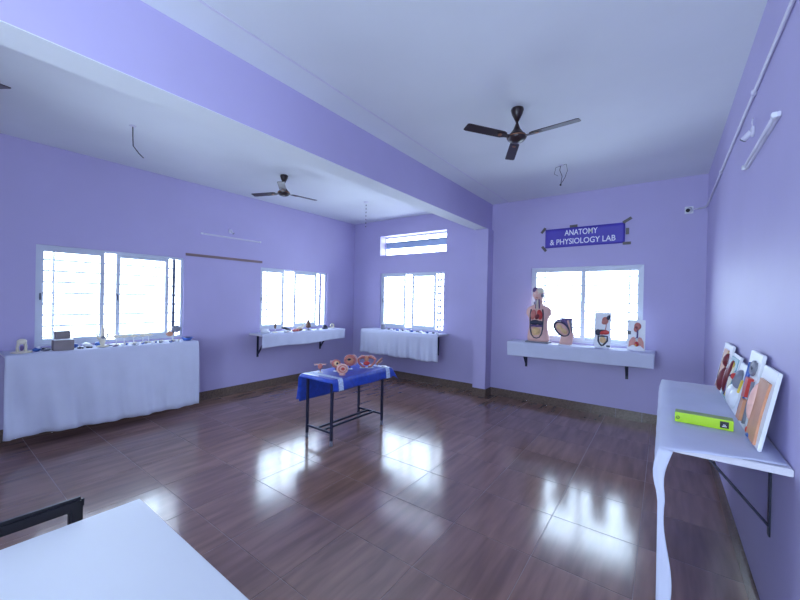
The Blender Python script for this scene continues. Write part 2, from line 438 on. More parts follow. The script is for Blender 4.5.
s1, P1 = shelf('long wall shelf hidden under a nearly floor-length white cloth beside the wide window', 0.56, 2.42, 0.45, 0.985, 'left', (0.8, 1.5, 2.2))
def fold1(u, k, s):
    sw = 0.030 * math.sin(13 * u - 7 * s * (1 - k)) * s * (1.1 - 0.6 * k) + 0.014 * math.sin(37 * u + 1.5 - 3 * s) * s
    return 0.03 * s + 0.012 + sw + 0.018 * s * math.exp(-((k - 0.25 - 0.35 * s) / 0.08) ** 2) + 0.03 * s * (1 if k < 0.03 else 0)
cloth('white cloth hanging almost to the floor from the long wall shelf', P1, 0.55, 2.41, 0.45, 0.985,
      lambda k: 0.165 - 0.05 * k - 0.015 * math.sin(k * PI), fold1)
s2, P2 = shelf('wall shelf on dark brackets with a short cloth and small organ models', 3.45, 5.36, 0.40, 1.0, 'left', (3.62, 5.05), 0.40)
cloth('short white cloth on the shelf beside the narrow-sashed corner window', P2, 3.44, 5.365, 0.40, 1.0,
      lambda k: 0.775 + 0.03 * k + 0.012 * math.sin(k * 9), lambda u, k, s: 0.004 + 0.01 * s * math.sin(13 * u + 2.5 * s) * (1 - 0.7 * k) + 0.004 * math.sin(30 * u) * s)
s3, P3 = shelf('wall shelf below the ventilator, covered by a gathered cloth', -5.15, -3.285, 0.40, 1.0, 'back', (-4.8, -3.5), 0.40)
cloth('gathered white cloth with vertical folds on the shelf below the ventilator', P3, -5.14, -3.27, 0.40, 1.0,
      lambda k: 0.52 + 0.012 * math.sin(k * 21) - 0.01 * k, lambda u, k, s: 0.014 + s * (0.014 * math.sin(23 * u) + 0.012 * math.sin(49 * u + 1) + 0.008 * math.sin(11 * u)))
s4, P4 = shelf('wall shelf under the banner carrying the torso model', -2.0, -0.085, 0.40, 1.005, 'back', (-1.82, -0.41), 0.40)
cloth('smooth white cloth with a straight hem on the shelf under the banner', P4, -2.003, -0.083, 0.40, 1.005,
      lambda k: 0.795 + 0.028 * k, lambda u, k, s: 0.004 + 0.004 * s * math.sin(8 * u + s))
ZR = 1.005
s5, P5 = shelf('wall shelf on the right wall holding leaning relief boards', 2.07, 3.76, 0.42, ZR, 'right', (2.44, 3.4), 0.42)
rows = []
for i in range(71):                                            # cloth of the right shelf: top, free-edge drop and a short droop at its near end
    k = i / 70; row = []
    ua = lambda w: 2.005 + 0.10 * (1 - w / 0.43) ** 1.0
    def U(w): return ua(w) + (3.78 - ua(w)) * k
    for j in range(9):
        w = 0.012 + 0.416 * j / 8; u = U(w); near = max(0.0, 2.075 - u) / 0.07
        row.append(P5(u + 0.01 * math.sin(j * 1.7) * near, w, ZR + 0.005 + 0.0016 * math.sin(u * 23 + j * 2) - (near ** 1.5) * (0.012 + 0.035 * (1 - j / 8) ** 2)))
    u = U(0.43); row.append(P5(u, 0.434, ZR - 0.004))
    for j in range(1, 19):
        s = j / 18
        o = 0.016 * math.sin(PI * min(1, s * 4)) - 0.008 * s + s * (0.004 * math.sin(17 * u) + 0.003 * math.sin(31 * u + 1))
        row.append(P5(u, 0.436 + o, ZR - 0.006 - (ZR - 0.14) * s))
    rows.append(row)
lip = [[P5(2.004 + 0.006 * math.sin(i * 0.9), 0.436 + 0.02 * math.sin(PI * min(1, j / 26 * 4)) - 0.008 * j / 26 - (0.036 + 0.016 * math.cos(j / 26 * 9)) * i / 4, ZR - 0.006 - (ZR - 0.14) * j / 26) for j in range(27)] for i in range(5)]
tag(MB().sheet(rows).sheet(lip).build('shelf_cloth', M_CLOTH, solid=0.003), 'white cloth over the right wall shelf, dropping from its free edge', 'tablecloth', 'white cloths over the wall shelves')

# ------------------------------------------------------------------ foreground desk and chair
dk = thing('desk', 'plain white laminate desk beside the black chair back', 'desk', (-1.239, 0.05, 0))
MB().box(-0.6, 0.6, -0.55, 0.55, 0.722, 0.75, 0.003).build('desktop', M_DESK, dk)
MB().box(-0.56, 0.56, 0.44, 0.458, 0.36, 0.72).build('modesty_panel', M_DESK, dk)
for x in (-0.55, 0.55):
    for y in (-0.5, 0.5):
        MB().box(x - 0.02, x + 0.02, y - 0.02, y + 0.02, 0, 0.722, 0.003).build('leg', M_STEEL, dk)
ch = thing('chair', 'black plastic chair with open-framed back tucked against the white desk', 'chair', (-1.70, 0.19, 0), 0)
# local: front is +x, back rail on the -x side
CY = 0.245
fr = MB()
fr.box(-0.27, -0.235, -CY, CY, 0.742, 0.796, 0.012)
for sg in (-1, 1):
    fr.box(-0.268, -0.237, sg * CY - (0.05 if sg > 0 else -0.004), sg * CY + (-0.004 if sg > 0 else 0.05), 0.40, 0.765, 0.008)
fr.build('back_frame', M_BLACK, ch)
MB().box(-0.262, -0.243, -CY + 0.05, CY - 0.05, 0.47, 0.58, 0.006).build('backrest', M_BLACK, ch)
MB().box(-0.235, 0.22, -0.23, 0.23, 0.425, 0.465, 0.012).build('seat', M_BLACK, ch)
for x in (-0.22, 0.2):
    for y in (-0.21, 0.21):
        MB().cyl((x, y, 0.0), (x * 0.95, y * 0.95, 0.43), 0.013).build('leg', M_STEEL, ch)

# ------------------------------------------------------------------ blue table
bt = thing('steel_table', 'dark steel-legged table under a blue cloth', 'table', (-3.145, 3.2, 0))
hx, y0, y1, zt = 0.255, -0.48, 0.52, 0.745
MB().box(-hx, hx, y0, y1, zt - 0.025, zt, 0.003).build('tabletop', M_WOOD, bt)
LX, LY0, LY1 = 0.205, -0.44, 0.44
for x in (-LX, LX):
    for y in (LY0, LY1):
        lg = MB().box(x - 0.0125, x + 0.0125, y - 0.0125, y + 0.0125, 0.05, zt - 0.025).build('leg', M_STEEL, bt)
        MB().lathe([(0.014, 0), (0.019, 0.004), (0.017, 0.05), (0.012, 0.065)], (x, y, 0), 12).build('foot_cap', M_GREY, lg)
for y in (LY0, LY1):
    MB().box(-LX + 0.0125, LX - 0.0125, y - 0.01, y + 0.01, 0.135, 0.157).build('side_rail', M_STEEL, bt)
for x in (-0.04, 0.06):
    MB().box(x - 0.01, x + 0.01, LY0 + 0.01, LY1 - 0.01, 0.135, 0.157).build('stretcher', M_STEEL, bt)
# blue cloth: one sheet draped over the top, corners flaring
def blue_surface(s, t, off=0.0):                                # s across (x), t along (y), in cloth metres from centre
    ex, ey0, ey1 = hx + 0.006, y0 - 0.006, y1 + 0.006
    x, y, z = s, t, zt + 0.004 + off
    dx = max(0, abs(s) - ex); dy = max(0, ey0 - t, t - ey1); sx = 1 if s > 0 else -1; sy = -1 if t < 0 else 1
    if dx > 0:
        x = sx * (ex + 0.012 * min(1, dx / 0.03) + 0.10 * dx + off + 0.006 * math.sin(t * 14) * min(1, dx / 0.1))
    if dy > 0:
        y = (ey0 if t < 0 else ey1) + sy * (0.012 * min(1, dy / 0.03) + (0.10 if t < 0 else 0.30) * dy + off + 0.008 * math.sin(s * 17) * min(1, dy / 0.1))
    drop = max(dx, dy) if min(dx, dy) == 0 else math.hypot(dx, dy) * 0.9
    if drop > 0:
        z = zt + 0.004 - max(0, drop - 0.006) + (off if drop < 0.006 else 0)
    if dx > 0 and dy > 0:
        x += sx * 0.35 * min(dx, dy); y += sy * 0.25 * min(dx, dy)
    return (x, y, z)
SA, SB, TA, TB = -hx - 0.35, hx + 0.14, y0 - 0.05, y1 + 0.14
rows = [[blue_surface(SA + (SB - SA) * i / 56, TA + (TB - TA) * j / 96) for j in range(97)] for i in range(57)]
bc = MB().sheet(rows).build('blue_tablecloth', M_BLUE, solid=0.003)
bc.location = (-3.145, 3.2, 0); tag(bc, 'blue printed cloth with white lace bands draped over the steel table', 'tablecloth')
def band(fn, n=60):
    return MB().sheet([[fn(i / n, j / 5) for j in range(6)] for i in range(n + 1)]).build('lace_band', M_LACE, bc)
for t0 in (y0 + 0.06, y1 - 0.10):
    band(lambda k, j, t0=t0: blue_surface(SA + (SB - SA) * k, t0 + 0.07 * j, 0.0035))

# ------------------------------------------------------------------ ceiling fans
def fan(label, loc, ang, drop=0.25):
    t = thing('ceiling_fan', label, 'fan', loc, ang, 'ceiling fans')
    z = -drop                                                  # blade plane, ceiling at 0
    MB().lathe([(0.052, 0), (0.055, -0.014), (0.044, -0.05), (0.013, -0.115)], n=24).build('canopy', M_FAN, t)
    MB().cyl((0, 0, -0.105), (0, 0, z + 0.1), 0.011).build('down_rod', M_FAN, t)
    MB().lathe([(0.014, z + 0.115), (0.03, z + 0.07), (0.06, z + 0.03), (0.075, z + 0.018), (0.083, z), (0.079, z - 0.016), (0.06, z - 0.034), (0.028, z - 0.046), (0.0, z - 0.048)], n=28).build('motor_housing', M_FAN, t)
    MB().lathe([(0.083, z - 0.004), (0.086, z - 0.002), (0.086, z + 0.003), (0.083, z + 0.005)], n=28).build('trim_ring', M_FANGOLD, t)
    for k in range(3):
        a = 2 * PI * k / 3; ca, sa = math.cos(a), math.sin(a)
        M = Matrix.Rotation(a, 4, 'Z') @ Matrix.Translation((0, 0, z)) @ Matrix.Rotation(math.radians(9), 4, 'X')
        poly = [(0.12, -0.03), (0.15, -0.044), (0.49, -0.044), (0.51, -0.034), (0.51, 0.04), (0.495, 0.048), (0.15, 0.042), (0.12, 0.03)]
        mb = MB().slab(poly, -0.003, 0.003); bmesh.ops.transform(mb.bm, matrix=M, verts=mb.bm.verts)
        bl = mb.build('blade', M_FAN, t)
        mb = MB().slab([(0.07, -0.018), (0.15, -0.026), (0.2, -0.02), (0.215, 0), (0.2, 0.02), (0.15, 0.026), (0.07, 0.018)], -0.008, -0.003)
        bmesh.ops.transform(mb.bm, matrix=M, verts=mb.bm.verts); mb.build('blade_bracket', M_FAN, bl)
        mb = MB().lathe([(0.011, -0.009), (0.017, -0.0115), (0.017, -0.008)], (0.175, 0, 0), 14); bmesh.ops.transform(mb.bm, matrix=M, verts=mb.bm.verts); mb.build('bracket_badge', M_FANGOLD, bl)
    return t
D2R = PI / 180
fan('dark brown ceiling fan over the open floor on the banner side of the beam', (-1.07, 3.13, H), -4 * D2R)
fan('dark brown ceiling fan beyond the beam, above the blue table', (-4.31, 3.06, H), 80 * D2R, 0.245)
fan('dark brown ceiling fan beyond the beam with one blade tip above the long white cloth', (-4.33, 0.105, H), 33 * D2R, 0.195)

# ------------------------------------------------------------------ hanging wires, conduits, fittings
def wire(label, pts, r=0.004, hook=None):
    t = thing('ceiling_wire', label, 'wire', pts[0])
    o = Vector(pts[0])
    MB().lathe([(0.03, 0.0), (0.03, -0.006), (0.022, -0.01)], n=16).build('ceiling_plate', M_PIPE, t)
    MB().tube([Vector(p) - o for p in pts], r, 6).build('cable', M_WIRE, t); return t
wire('bent black wire hanging from the ceiling above the long white cloth', [(-4.355, 1.30, H), (-4.35, 1.30, H - 0.10), (-4.352, 1.305, H - 0.2), (-4.32, 1.345, H - 0.27), (-4.30, 1.38, H - 0.31)], 0.005)
w2 = wire('thin looped wire dangling from the ceiling near the banner', [(-1.056, 4.72, H), (-1.07, 4.72, H - 0.06), (-1.04, 4.72, H - 0.14), (-1.055, 4.72, H - 0.24)], 0.0035)
MB().tube([(0.0, 0, -0.01), (0.06, 0.0, 0.0), (0.075, 0, -0.08), (0.05, 0, -0.16), (0.0, 0, -0.24)], 0.003, 6).build('loop', M_WIRE, w2)
MB().tube([(0.0, 0, -0.01), (-0.06, 0.0, -0.02), (-0.075, 0, -0.1), (-0.03, 0, -0.13)], 0.0025, 6).build('loop', M_WIRE, w2)
MB().ball((0, 0, -0.245), 0.012).build('wire_knot', M_WIRE, w2)
w3 = thing('ceiling_chain', 'thin beaded chain hanging from the ceiling above the gathered cloth', 'chain', (-4.256, 4.71, H))
MB().lathe([(0.045, 0.0), (0.045, -0.006), (0.02, -0.012)], n=16).build('ceiling_plate', M_PIPE, w3)
MB().tube([(0, 0, -0.01), (0.006, 0, -0.2), (0.0, 0, -0.46)], 0.0025, 6).build('chain_cord', M_PIPE, w3)
bead = None
for i in range(7):
    if bead is None: o = MB().ball((0, 0, 0), (0.007, 0.007, 0.014), u=8, v=6).build('chain_bead', M_WIRE, w3); bead = o.data
    else: o = bpy.data.objects.new('chain_bead', bead); C.objects.link(o); o.parent = w3
    o.location = (0.004, 0, -0.06 - i * 0.062)
cl = thing('ceiling_conduit', 'thin white conduit running along the ceiling parallel to the beam', 'conduit', (-2.175, 0, H))
MB().box(-0.008, 0.008, YR, YB, -0.008, -0.0005, 0.002).build('trunking', M_PIPE, cl)
# right wall conduit with couplers
cn = thing('wall_conduit', 'white plastic conduit running high along the right wall', 'conduit', (R, 0, 0))
MB().tube([(-0.012, YR, 2.97), (-0.012, 2.2, 2.953), (-0.012, 4.2, 2.94), (-0.012, 5.95, 2.91), (-0.03, 6.018, 2.905), (-0.10, 6.022, 2.9)], 0.0095, 10).build('pipe', M_PIPE, cn)
for y, z in ((3.02, 2.948), (4.6, 2.934), (2.0, 2.954)):
    MB().box(-0.026, -0.001, y - 0.016, y + 0.016, z - 0.016, z + 0.016, 0.005).build('coupler', M_PIPE, cn)
cc = thing('security_camera', 'small white wall camera with a black lens in the corner by the banner', 'camera', (0.24, YB, 2.895))
MB().box(-0.045, 0.045, -0.012, -0.001, -0.05, 0.045, 0.004).build('mounting_plate', M_WHITE, cc)
MB().cyl((0, -0.012, 0), (-0.015, -0.085, -0.02), 0.036, 0.03, 18).build('housing', M_WHITE, cc)
MB().cyl((-0.015, -0.085, -0.02), (-0.018, -0.096, -0.023), 0.024, 0.022, 18).build('lens', M_BLACK, cc)
MB().tube([(0.04, -0.006, 0.0), (0.09, -0.012, 0.004)], 0.008, 8).build('cable_stub', M_PIPE, cc)
def tube_light(label, loc, d, half):                            # d = -1 on the right wall, +1 on the left wall
    t = thing('tube_light', label, 'light', loc, 0, 'unlit tube lights')
    X = lambda a, b: (min(d * a, d * b), max(d * a, d * b))
    MB().box(*X(0.001, 0.016), -half, half, -0.013, 0.013, 0.003).build('batten', M_PIPE, t)
    MB().cyl((d * 0.022, -half + 0.03, 0), (d * 0.022, half - 0.03, 0), 0.008, n=12).build('tube', M_PIPE, t)
    for y in (-half + 0.015, half - 0.015): MB().box(*X(0.012, 0.034), y - 0.014, y + 0.014, -0.013, 0.013, 0.003).build('lamp_holder', M_WHITE, t)
def bulb_holder(label, loc, d):
    t = thing('bulb_holder', label, 'light', loc, 0, 'empty bulb holders')
    MB().lathe([(0.034, 0.001), (0.034, 0.01), (0.018, 0.016)], M=Matrix.Rotation(d * PI / 2, 4, 'Y'), n=18).build('rose', M_PIPE, t)
    MB().cyl((d * 0.014, 0, 0), (d * 0.045, 0.025, -0.035), 0.015, 0.017).build('socket', M_PIPE, t)
    MB().cyl((d * 0.045, 0.025, -0.035), (d * 0.048, 0.028, -0.039), 0.018, 0.018).build('socket_ring', M_GREY, t)
    MB().tube([(d * 0.01, -0.02, 0.02), (d * 0.016, -0.04, 0.045), (d * 0.01, -0.03, 0.07)], 0.003, 6).build('cable', M_PIPE, t)
tube_light('unlit white tube light batten on the right wall below the conduit', (R, 2.83, 2.56), -1, 0.42)
bulb_holder('small white angled bulb holder between the right wall conduit and tube light', (R, 3.08, 2.735), -1)
tube_light('unlit tube light batten on the left wall above the timber batten', (-L, 3.125, 2.595), 1, 0.51)
bulb_holder('small white bulb holder on the left wall above its tube light', (-L, 3.09, 2.70), 1)
# timber batten on the left wall
tag(MB().box(-L + 0.001, -L + 0.022, 2.41, 3.67, 2.23, 2.268, 0.002).build('timber_batten', M_WOOD), 'thin brown timber batten fixed to the left wall between two windows', 'batten')
# ------------------------------------------------------------------ banner
sg = thing('banner', 'violet banner with white laboratory lettering taped to the wall', 'sign', (-1.015, YB, 2.66))
MB().sheet([[(-0.545 + 1.09 * i / 30, -0.006 - 0.004 * math.sin(i * 0.7) ** 2, -0.147 + 0.294 * j / 6 + 0.008 * (i / 30 - 0.5)) for j in range(7)] for i in range(31)]).build('sheet', M_SIGN, sg, solid=0.002)
def text(body, width, height, x, z):
    cu = bpy.data.curves.new('txt', 'FONT'); cu.body = body; cu.align_x = 'CENTER'; cu.size = 0.12; cu.offset = 0.0014; cu.extrude = 0.0008
    ob = bpy.data.objects.new('txt', cu); C.objects.link(ob); bpy.context.view_layer.update()
    me = bpy.data.meshes.new_from_object(ob.evaluated_get(bpy.context.evaluated_depsgraph_get()))
    bpy.data.objects.remove(ob)
    xsn = [q.co.x for q in me.vertices]; ysn = [q.co.y for q in me.vertices]
    fx = width / (max(xsn) - min(xsn)); fy = height / (max(ysn) - min(ysn)); cx = (max(xsn) + min(xsn)) / 2; my = min(ysn)
    for q in me.vertices:
        X = (q.co.x - cx) * fx + x
        q.co = (X, -0.0125 - q.co.z, (q.co.y - my) * fy + z + 0.008 * X)
    me.materials.append(M_LETTER); o = bpy.data.objects.new('lettering', me); C.objects.link(o); o.parent = sg
text('ANATOMY', 0.455, 0.088, -0.03, 0.028)
text('& PHYSIOLOGY LAB', 0.90, 0.086, -0.02, -0.105)
for x, z, a, ln in ((-0.575, 0.135, 0.9, 0.10), (-0.56, -0.16, -0.9, 0.10), (-0.13, 0.165, 0.03, 0.11), (0.57, 0.178, 0.55, 0.12), (0.575, 0.02, PI / 2, 0.09), (0.57, -0.15, 0.0, 0.10)):
    mb = MB().box(-ln / 2, ln / 2, -0.013, -0.0115, -0.02, 0.02)
    bmesh.ops.transform(mb.bm, matrix=Matrix.Translation((x, 0, z)) @ Matrix.Rotation(-a, 4, 'Y'), verts=mb.bm.verts); mb.build('tape', M_TAPE, sg)

# ------------------------------------------------------------------ torso and pelvis models, front = local -y
ZT4 = 1.005 + 0.0075
to = thing('torso_model', 'life-size anatomical torso with head and open chest showing organs', 'anatomy model', (-1.575, 5.80, ZT4))
MB().box(-0.17, 0.17, -0.11, 0.12, 0, 0.022, 0.004).build('base', M_GREY, to)
secs = [(0.022, .15, .10, 0, 0), (.06, .165, .108, 0, 0), (.14, .158, .104, 0, 0), (.22, .142, .095, 0, 0), (.30, .138, .092, 0, 0), (.37, .146, .095, 0, 0), (.415, .17, .095, 0, 0), (.44, .188, .09, 0, 0.004),
        (.50, .188, .082, 0, 0.008), (.535, .172, .074, 0, 0.01), (.56, .135, .066, 0, 0.012), (.58, .085, .058, 0, 0.014), (.60, .058, .053, 0, 0.014), (.64, .052, .05, 0, 0.01), (.665, .058, .060, 0, -0.004), (.69, .070, .078, 0, -0.008), (.73, .084, .094, 0, -0.004), (.78, .088, .098, 0, 0.002), (.82, .078, .088, 0, 0.006), (.845, .054, .064, 0, 0.008), (.858, .02, .026, 0, 0.008)]
MB().loft(secs, 32, 2.25).build('body', M_SKIN, to)
MB().ball((-0.048, -0.012, 0.815), (0.045, 0.085, 0.05)).build('hair_cap', M_PURP, to)
MB().lathe([(0.005, -0.012), (0.011, 0.0), (0.008, 0.02), (0.004, 0.034)], (-0.012, -0.098, 0.725), 10).build('nose', M_SKIN, to)
MB().ball((-0.086, 0.0, 0.74), (0.010, 0.022, 0.03)).build('ear', M_SKIN, to)
for x in (-0.04, 0.014): MB().ball((x, -0.094, 0.758), (0.012, 0.008, 0.007)).build('eye', M_BONE, to)
MB().ball((-0.012, -0.092, 0.697), (0.02, 0.007, 0.006)).build('mouth', M_PINK, to)
MB().ball((0.03, -0.02, 0.80), (0.056, 0.088, 0.058)).build('brain', M_BONE, to)
MB().ball((0.062, -0.04, 0.735), (0.028, 0.05, 0.036)).build('skull_section', M_GREY, to)
MB().cyl((-0.01, -0.062, 0.52), (-0.005, -0.066, 0.665), 0.016, 0.014).build('trachea', M_BONE, to)
for x in (-0.032, 0.024): MB().tube([(x, -0.06, 0.53), (x * 0.9, -0.056, 0.6), (x * 0.8, -0.066, 0.68), (x + 0.01, -0.07, 0.72)], 0.009).build('blood_vessel', M_PURP, to)
for s in (-1, 1): MB().ball((-0.012 + s * 0.048, -0.078, 0.432), (0.044, 0.03, 0.082), Matrix.Rotation(s * -0.14, 4, 'Y')).build('lung', M_RED if s > 0 else M_PINK, to)
MB().ball((0.004, -0.098, 0.405), (0.032, 0.024, 0.044), Matrix.Rotation(0.5, 4, 'Y')).build('heart', M_DRED, to)
MB().ball((-0.03, -0.088, 0.315), (0.078, 0.03, 0.04), Matrix.Rotation(-0.1, 4, 'Y')).ball((0.05, -0.088, 0.31), (0.045, 0.028, 0.036)).build('liver', M_LIVER, to)
MB().tube([(-0.09, -0.085, 0.26), (-0.05, -0.1, 0.268), (0.0, -0.102, 0.262), (0.05, -0.1, 0.268), (0.085, -0.086, 0.262)], 0.015).build('stomach', M_PURP, to)
MB().ball((-0.008, -0.084, 0.175), (0.07, 0.032, 0.07)).build('small_intestine', M_BEIGE, to)
coil = [(-0.008 + 0.05 * math.sin(i * 1.3), -0.112 + 0.004 * math.cos(i), 0.225 - i * 0.0055) for i in range(20)]
MB().tube(coil, 0.008, 6).build('intestine_coil', M_BEIGE, to)
MB().tube([(-0.092, -0.082, 0.52), (-0.103, -0.084, 0.45), (-0.104, -0.088, 0.35), (-0.1, -0.09, 0.22), (-0.08, -0.094, 0.13), (-0.04, -0.1, 0.085), (0.0, -0.102, 0.075), (0.04, -0.1, 0.09), (0.07, -0.096, 0.14), (0.086, -0.092, 0.22), (0.09, -0.09, 0.35), (0.088, -0.085, 0.45), (0.078, -0.08, 0.52)], 0.010).build('opening_rim', M_LIVER, to)

pm = thing('pelvis_model', 'sectioned pelvis model with purple-rimmed womb on a skin-coloured stump', 'anatomy model', (-1.195, 5.79, ZT4))
MB().box(-0.075, 0.105, -0.08, 0.08, 0, 0.012, 0.003).build('base', M_WHITE, pm)
MB().loft([(0.012, .085, .068, 0.02, 0), (.05, .09, .07, 0.025, 0), (.10, .085, .072, 0.035, 0), (.15, .09, .07, 0.045, 0), (.19, .06, .06, 0.06, 0), (.24, .05, .05, .06, 0)], 24).build('thigh_stump', M_SKIN, pm)
Rt = Matrix.Rotation(0.75, 4, 'Y')
MB().ball((-0.02, 0.0, 0.245), (0.155, 0.07, 0.115), Rt, 28, 16).build('belly_section', M_PURP, pm)
ring = [Vector((-0.025, -0.055, 0.24)) + Rt.to_3x3() @ Vector((0.122 * math.cos(2 * PI * i / 28), -0.012, 0.085 * math.sin(2 * PI * i / 28))) for i in range(28)]
MB().tube(ring, 0.010, 8, True).build('womb_wall', M_LIVER, pm)
MB().ball((-0.025, -0.05, 0.24), (0.108, 0.036, 0.07), Rt, 24, 14).build('womb_lining', M_SKIN, pm)
MB().ball((-0.055, -0.07, 0.265), (0.042, 0.034, 0.04)).ball((0.005, -0.07, 0.215), (0.06, 0.03, 0.034), Rt).build('fetus', M_BEIGE, pm)
for k, (x, m) in enumerate(((0.055, M_PURP), (0.085, M_PINKL), (0.11, M_GREY))):
    MB().tube([(x - 0.035, -0.03, 0.37), (x - 0.02, -0.035, 0.32), (x - 0.002, -0.03, 0.24), (x - 0.02, -0.02, 0.17)], 0.017).build('spine_band', m, pm)
MB().loft([(0.30, .09, .05, 0.02, 0.01), (.35, .085, .05, 0.02, 0.01), (.392, .075, .045, 0.03, 0.01), (.398, .07, .04, 0.03, 0.01)], 24).build('waist_section', M_PURP, pm)

def relief(b, w, h, items, th=0.014):
    MB().box(-w / 2, w / 2, -th / 2, th / 2, 0, h, 0.003).build('board', M_WHITE, b)
    for nm, m, shape in items:
        mb = MB(); y = -th / 2
        for q in shape:
            if q[0] == 'b': mb.ball((q[1], y, q[2]), (q[3], q[5] if len(q) > 5 else 0.012, q[4]), Matrix.Rotation(q[6], 4, 'Y') if len(q) > 6 else None)
            elif q[0] == 'p': mb.prism(q[1], y - q[2], y + 0.001)
            elif q[0] == 't': mb.tube([(px, y - 0.003, pz) for px, pz in q[1]], q[2], 7)
        mb.build(nm, m, b)
    return b
b1 = thing('relief_board', 'white relief board of the digestive tract leaning at the window, taller of the pair', 'anatomy board', (-0.70, 5.83, ZT4 + 0.001), 0, 'relief boards under the banner', rx=-0.03)
relief(b1, 0.205, 0.50, [
    ('head_section', M_PINK, [('b', 0.03, 0.385, 0.04, 0.055), ('b', 0.015, 0.36, 0.03, 0.03)]),
    ('hair', M_LIVER, [('b', 0.07, 0.43, 0.024, 0.04, 0.014, 0.5)]),
    ('gullet', M_PINK, [('t', [(0.045, 0.34), (0.042, 0.29), (0.03, 0.24)], 0.005)]),
    ('liver', M_LIVER, [('b', -0.055, 0.215, 0.038, 0.045, 0.016), ('b', 0.0, 0.245, 0.06, 0.012, 0.014)]),
    ('stomach', M_RED, [('b', 0.03, 0.22, 0.055, 0.035, 0.02), ('b', -0.01, 0.205, 0.03, 0.024, 0.018)]),
    ('large_intestine', M_LIVER, [('t', [(-0.05, 0.09), (-0.052, 0.16), (0.0, 0.166), (0.062, 0.162), (0.06, 0.1), (0.03, 0.06), (0.005, 0.03)], 0.012), ('t', [(-0.05, 0.09), (-0.03, 0.05), (0.0, 0.026)], 0.011)]),
    ('small_intestine', M_BEIGE, [('b', 0.005, 0.11, 0.042, 0.046, 0.016)]),
    ('title_plate', M_LIVER, [('p', [(0.05, 0.012), (0.098, 0.012), (0.098, 0.04), (0.05, 0.04)], 0.002)])])
b2 = thing('relief_board', 'white relief board of the airways and lungs leaning at the window, shorter of the pair', 'anatomy board', (-0.298, 5.83, ZT4 + 0.001), 0, 'relief boards under the banner', rx=-0.03)
relief(b2, 0.205, 0.415, [
    ('head_section', M_PINK, [('b', 0.015, 0.33, 0.04, 0.05), ('b', 0.0, 0.29, 0.03, 0.04)]),
    ('nasal_cavity', M_DRED, [('b', 0.0, 0.315, 0.022, 0.018, 0.022)]),
    ('windpipe', M_PURP, [('t', [(0.012, 0.28), (0.015, 0.23), (0.012, 0.17)], 0.009), ('t', [(0.012, 0.185), (-0.04, 0.13)], 0.006), ('t', [(0.012, 0.185), (0.06, 0.13)], 0.006)]),
    ('lung', M_PINK, [('p', [(-0.085, 0.045), (-0.08, 0.12), (-0.05, 0.175), (-0.02, 0.185), (-0.005, 0.15), (-0.005, 0.07), (-0.04, 0.075)], 0.013)]),
    ('lung', M_PINK, [('p', [(0.09, 0.03), (0.085, 0.12), (0.06, 0.175), (0.035, 0.185), (0.02, 0.15), (0.02, 0.07), (0.05, 0.07)], 0.013)]),
    ('heart', M_RED, [('b', 0.006, 0.09, 0.03, 0.034, 0.024)]),
    ('fat_layer', M_YEL, [('b', 0.0, 0.078, 0.012, 0.02, 0.028)]),
    ('title_plate', M_LIVER, [('p', [(-0.1, 0.215), (-0.06, 0.215), (-0.06, 0.26), (-0.1, 0.26)], 0.002)])])

# ------------------------------------------------------------------ relief boards leaning on the right wall
ZS = ZR + 0.009
def rboard(label, ya, yb, h, items, xb=0.345, w=None):
    wd = (yb - ya) if w is None else w
    lean = math.asin(min(0.9, (R - 0.022 - xb) / h))
    b = thing('relief_board', label, 'anatomy board', (xb, (ya + yb) / 2, ZS + 0.011 * math.sin(lean)), -PI / 2, 'relief boards on the right wall', rx=-lean)
    return relief(b, wd, h, items)
def slabpoly(w, h, bend):                                      # curved skin slab
    l = []; 
    for i in range(9): k = i / 8; l.append((-w * 0.38 + bend * math.sin(k * PI) , 0.03 * h + k * h * 0.86))
    r = [(x + w * 0.74 - abs(bend) * 0.2, z) for x, z in reversed(l)]
    return l + r
hh = 0.335
rboard('white board with a tan limb section and dark muscles, farthest from the lime carton', 3.43, 3.83, 0.35, [
    ('limb_skin', M_TAN, [('p', slabpoly(0.26, 0.345, 0.02), 0.009)]),
    ('deep_muscle', M_DRED, [('b', 0.13, 0.10, 0.034, 0.09, 0.035, 0.1), ('b', 0.12, 0.24, 0.026, 0.05, 0.03)]),
    ('labels', M_LIVER, [('b', -0.155, 0.10 + 0.03 * i, 0.008, 0.005, 0.006) for i in range(6)] if False else [('p', [(-0.168, 0.06), (-0.15, 0.06), (-0.15, 0.27), (-0.168, 0.27)], 0.002)]),
    ('tendon', M_BEIGE, [('t', [(0.09, 0.05), (0.1, 0.18), (0.085, 0.3)], 0.009)])])
rboard('teal-edged board with striped muscle layers between the tan and wrapped boards', 3.12, 3.41, 0.31, [
    ('backing', M_TEAL, [('p', [(-0.13, 0.01), (0.13, 0.01), (0.13, 0.29), (-0.13, 0.29)], 0.004)]),
    ('muscle', M_DRED, [('b', -0.05, 0.15, 0.035, 0.12, 0.03, 0.12), ('b', 0.0, 0.2, 0.02, 0.07, 0.026)]),
    ('nerve', M_YEL, [('t', [(0.03, 0.03), (0.05, 0.14), (0.035, 0.26)], 0.008)]),
    ('vein', M_PURP, [('t', [(-0.01, 0.03), (0.012, 0.14), (0.0, 0.26)], 0.010)]),
    ('bone', M_BONE, [('b', 0.075, 0.14, 0.018, 0.11, 0.02)])])
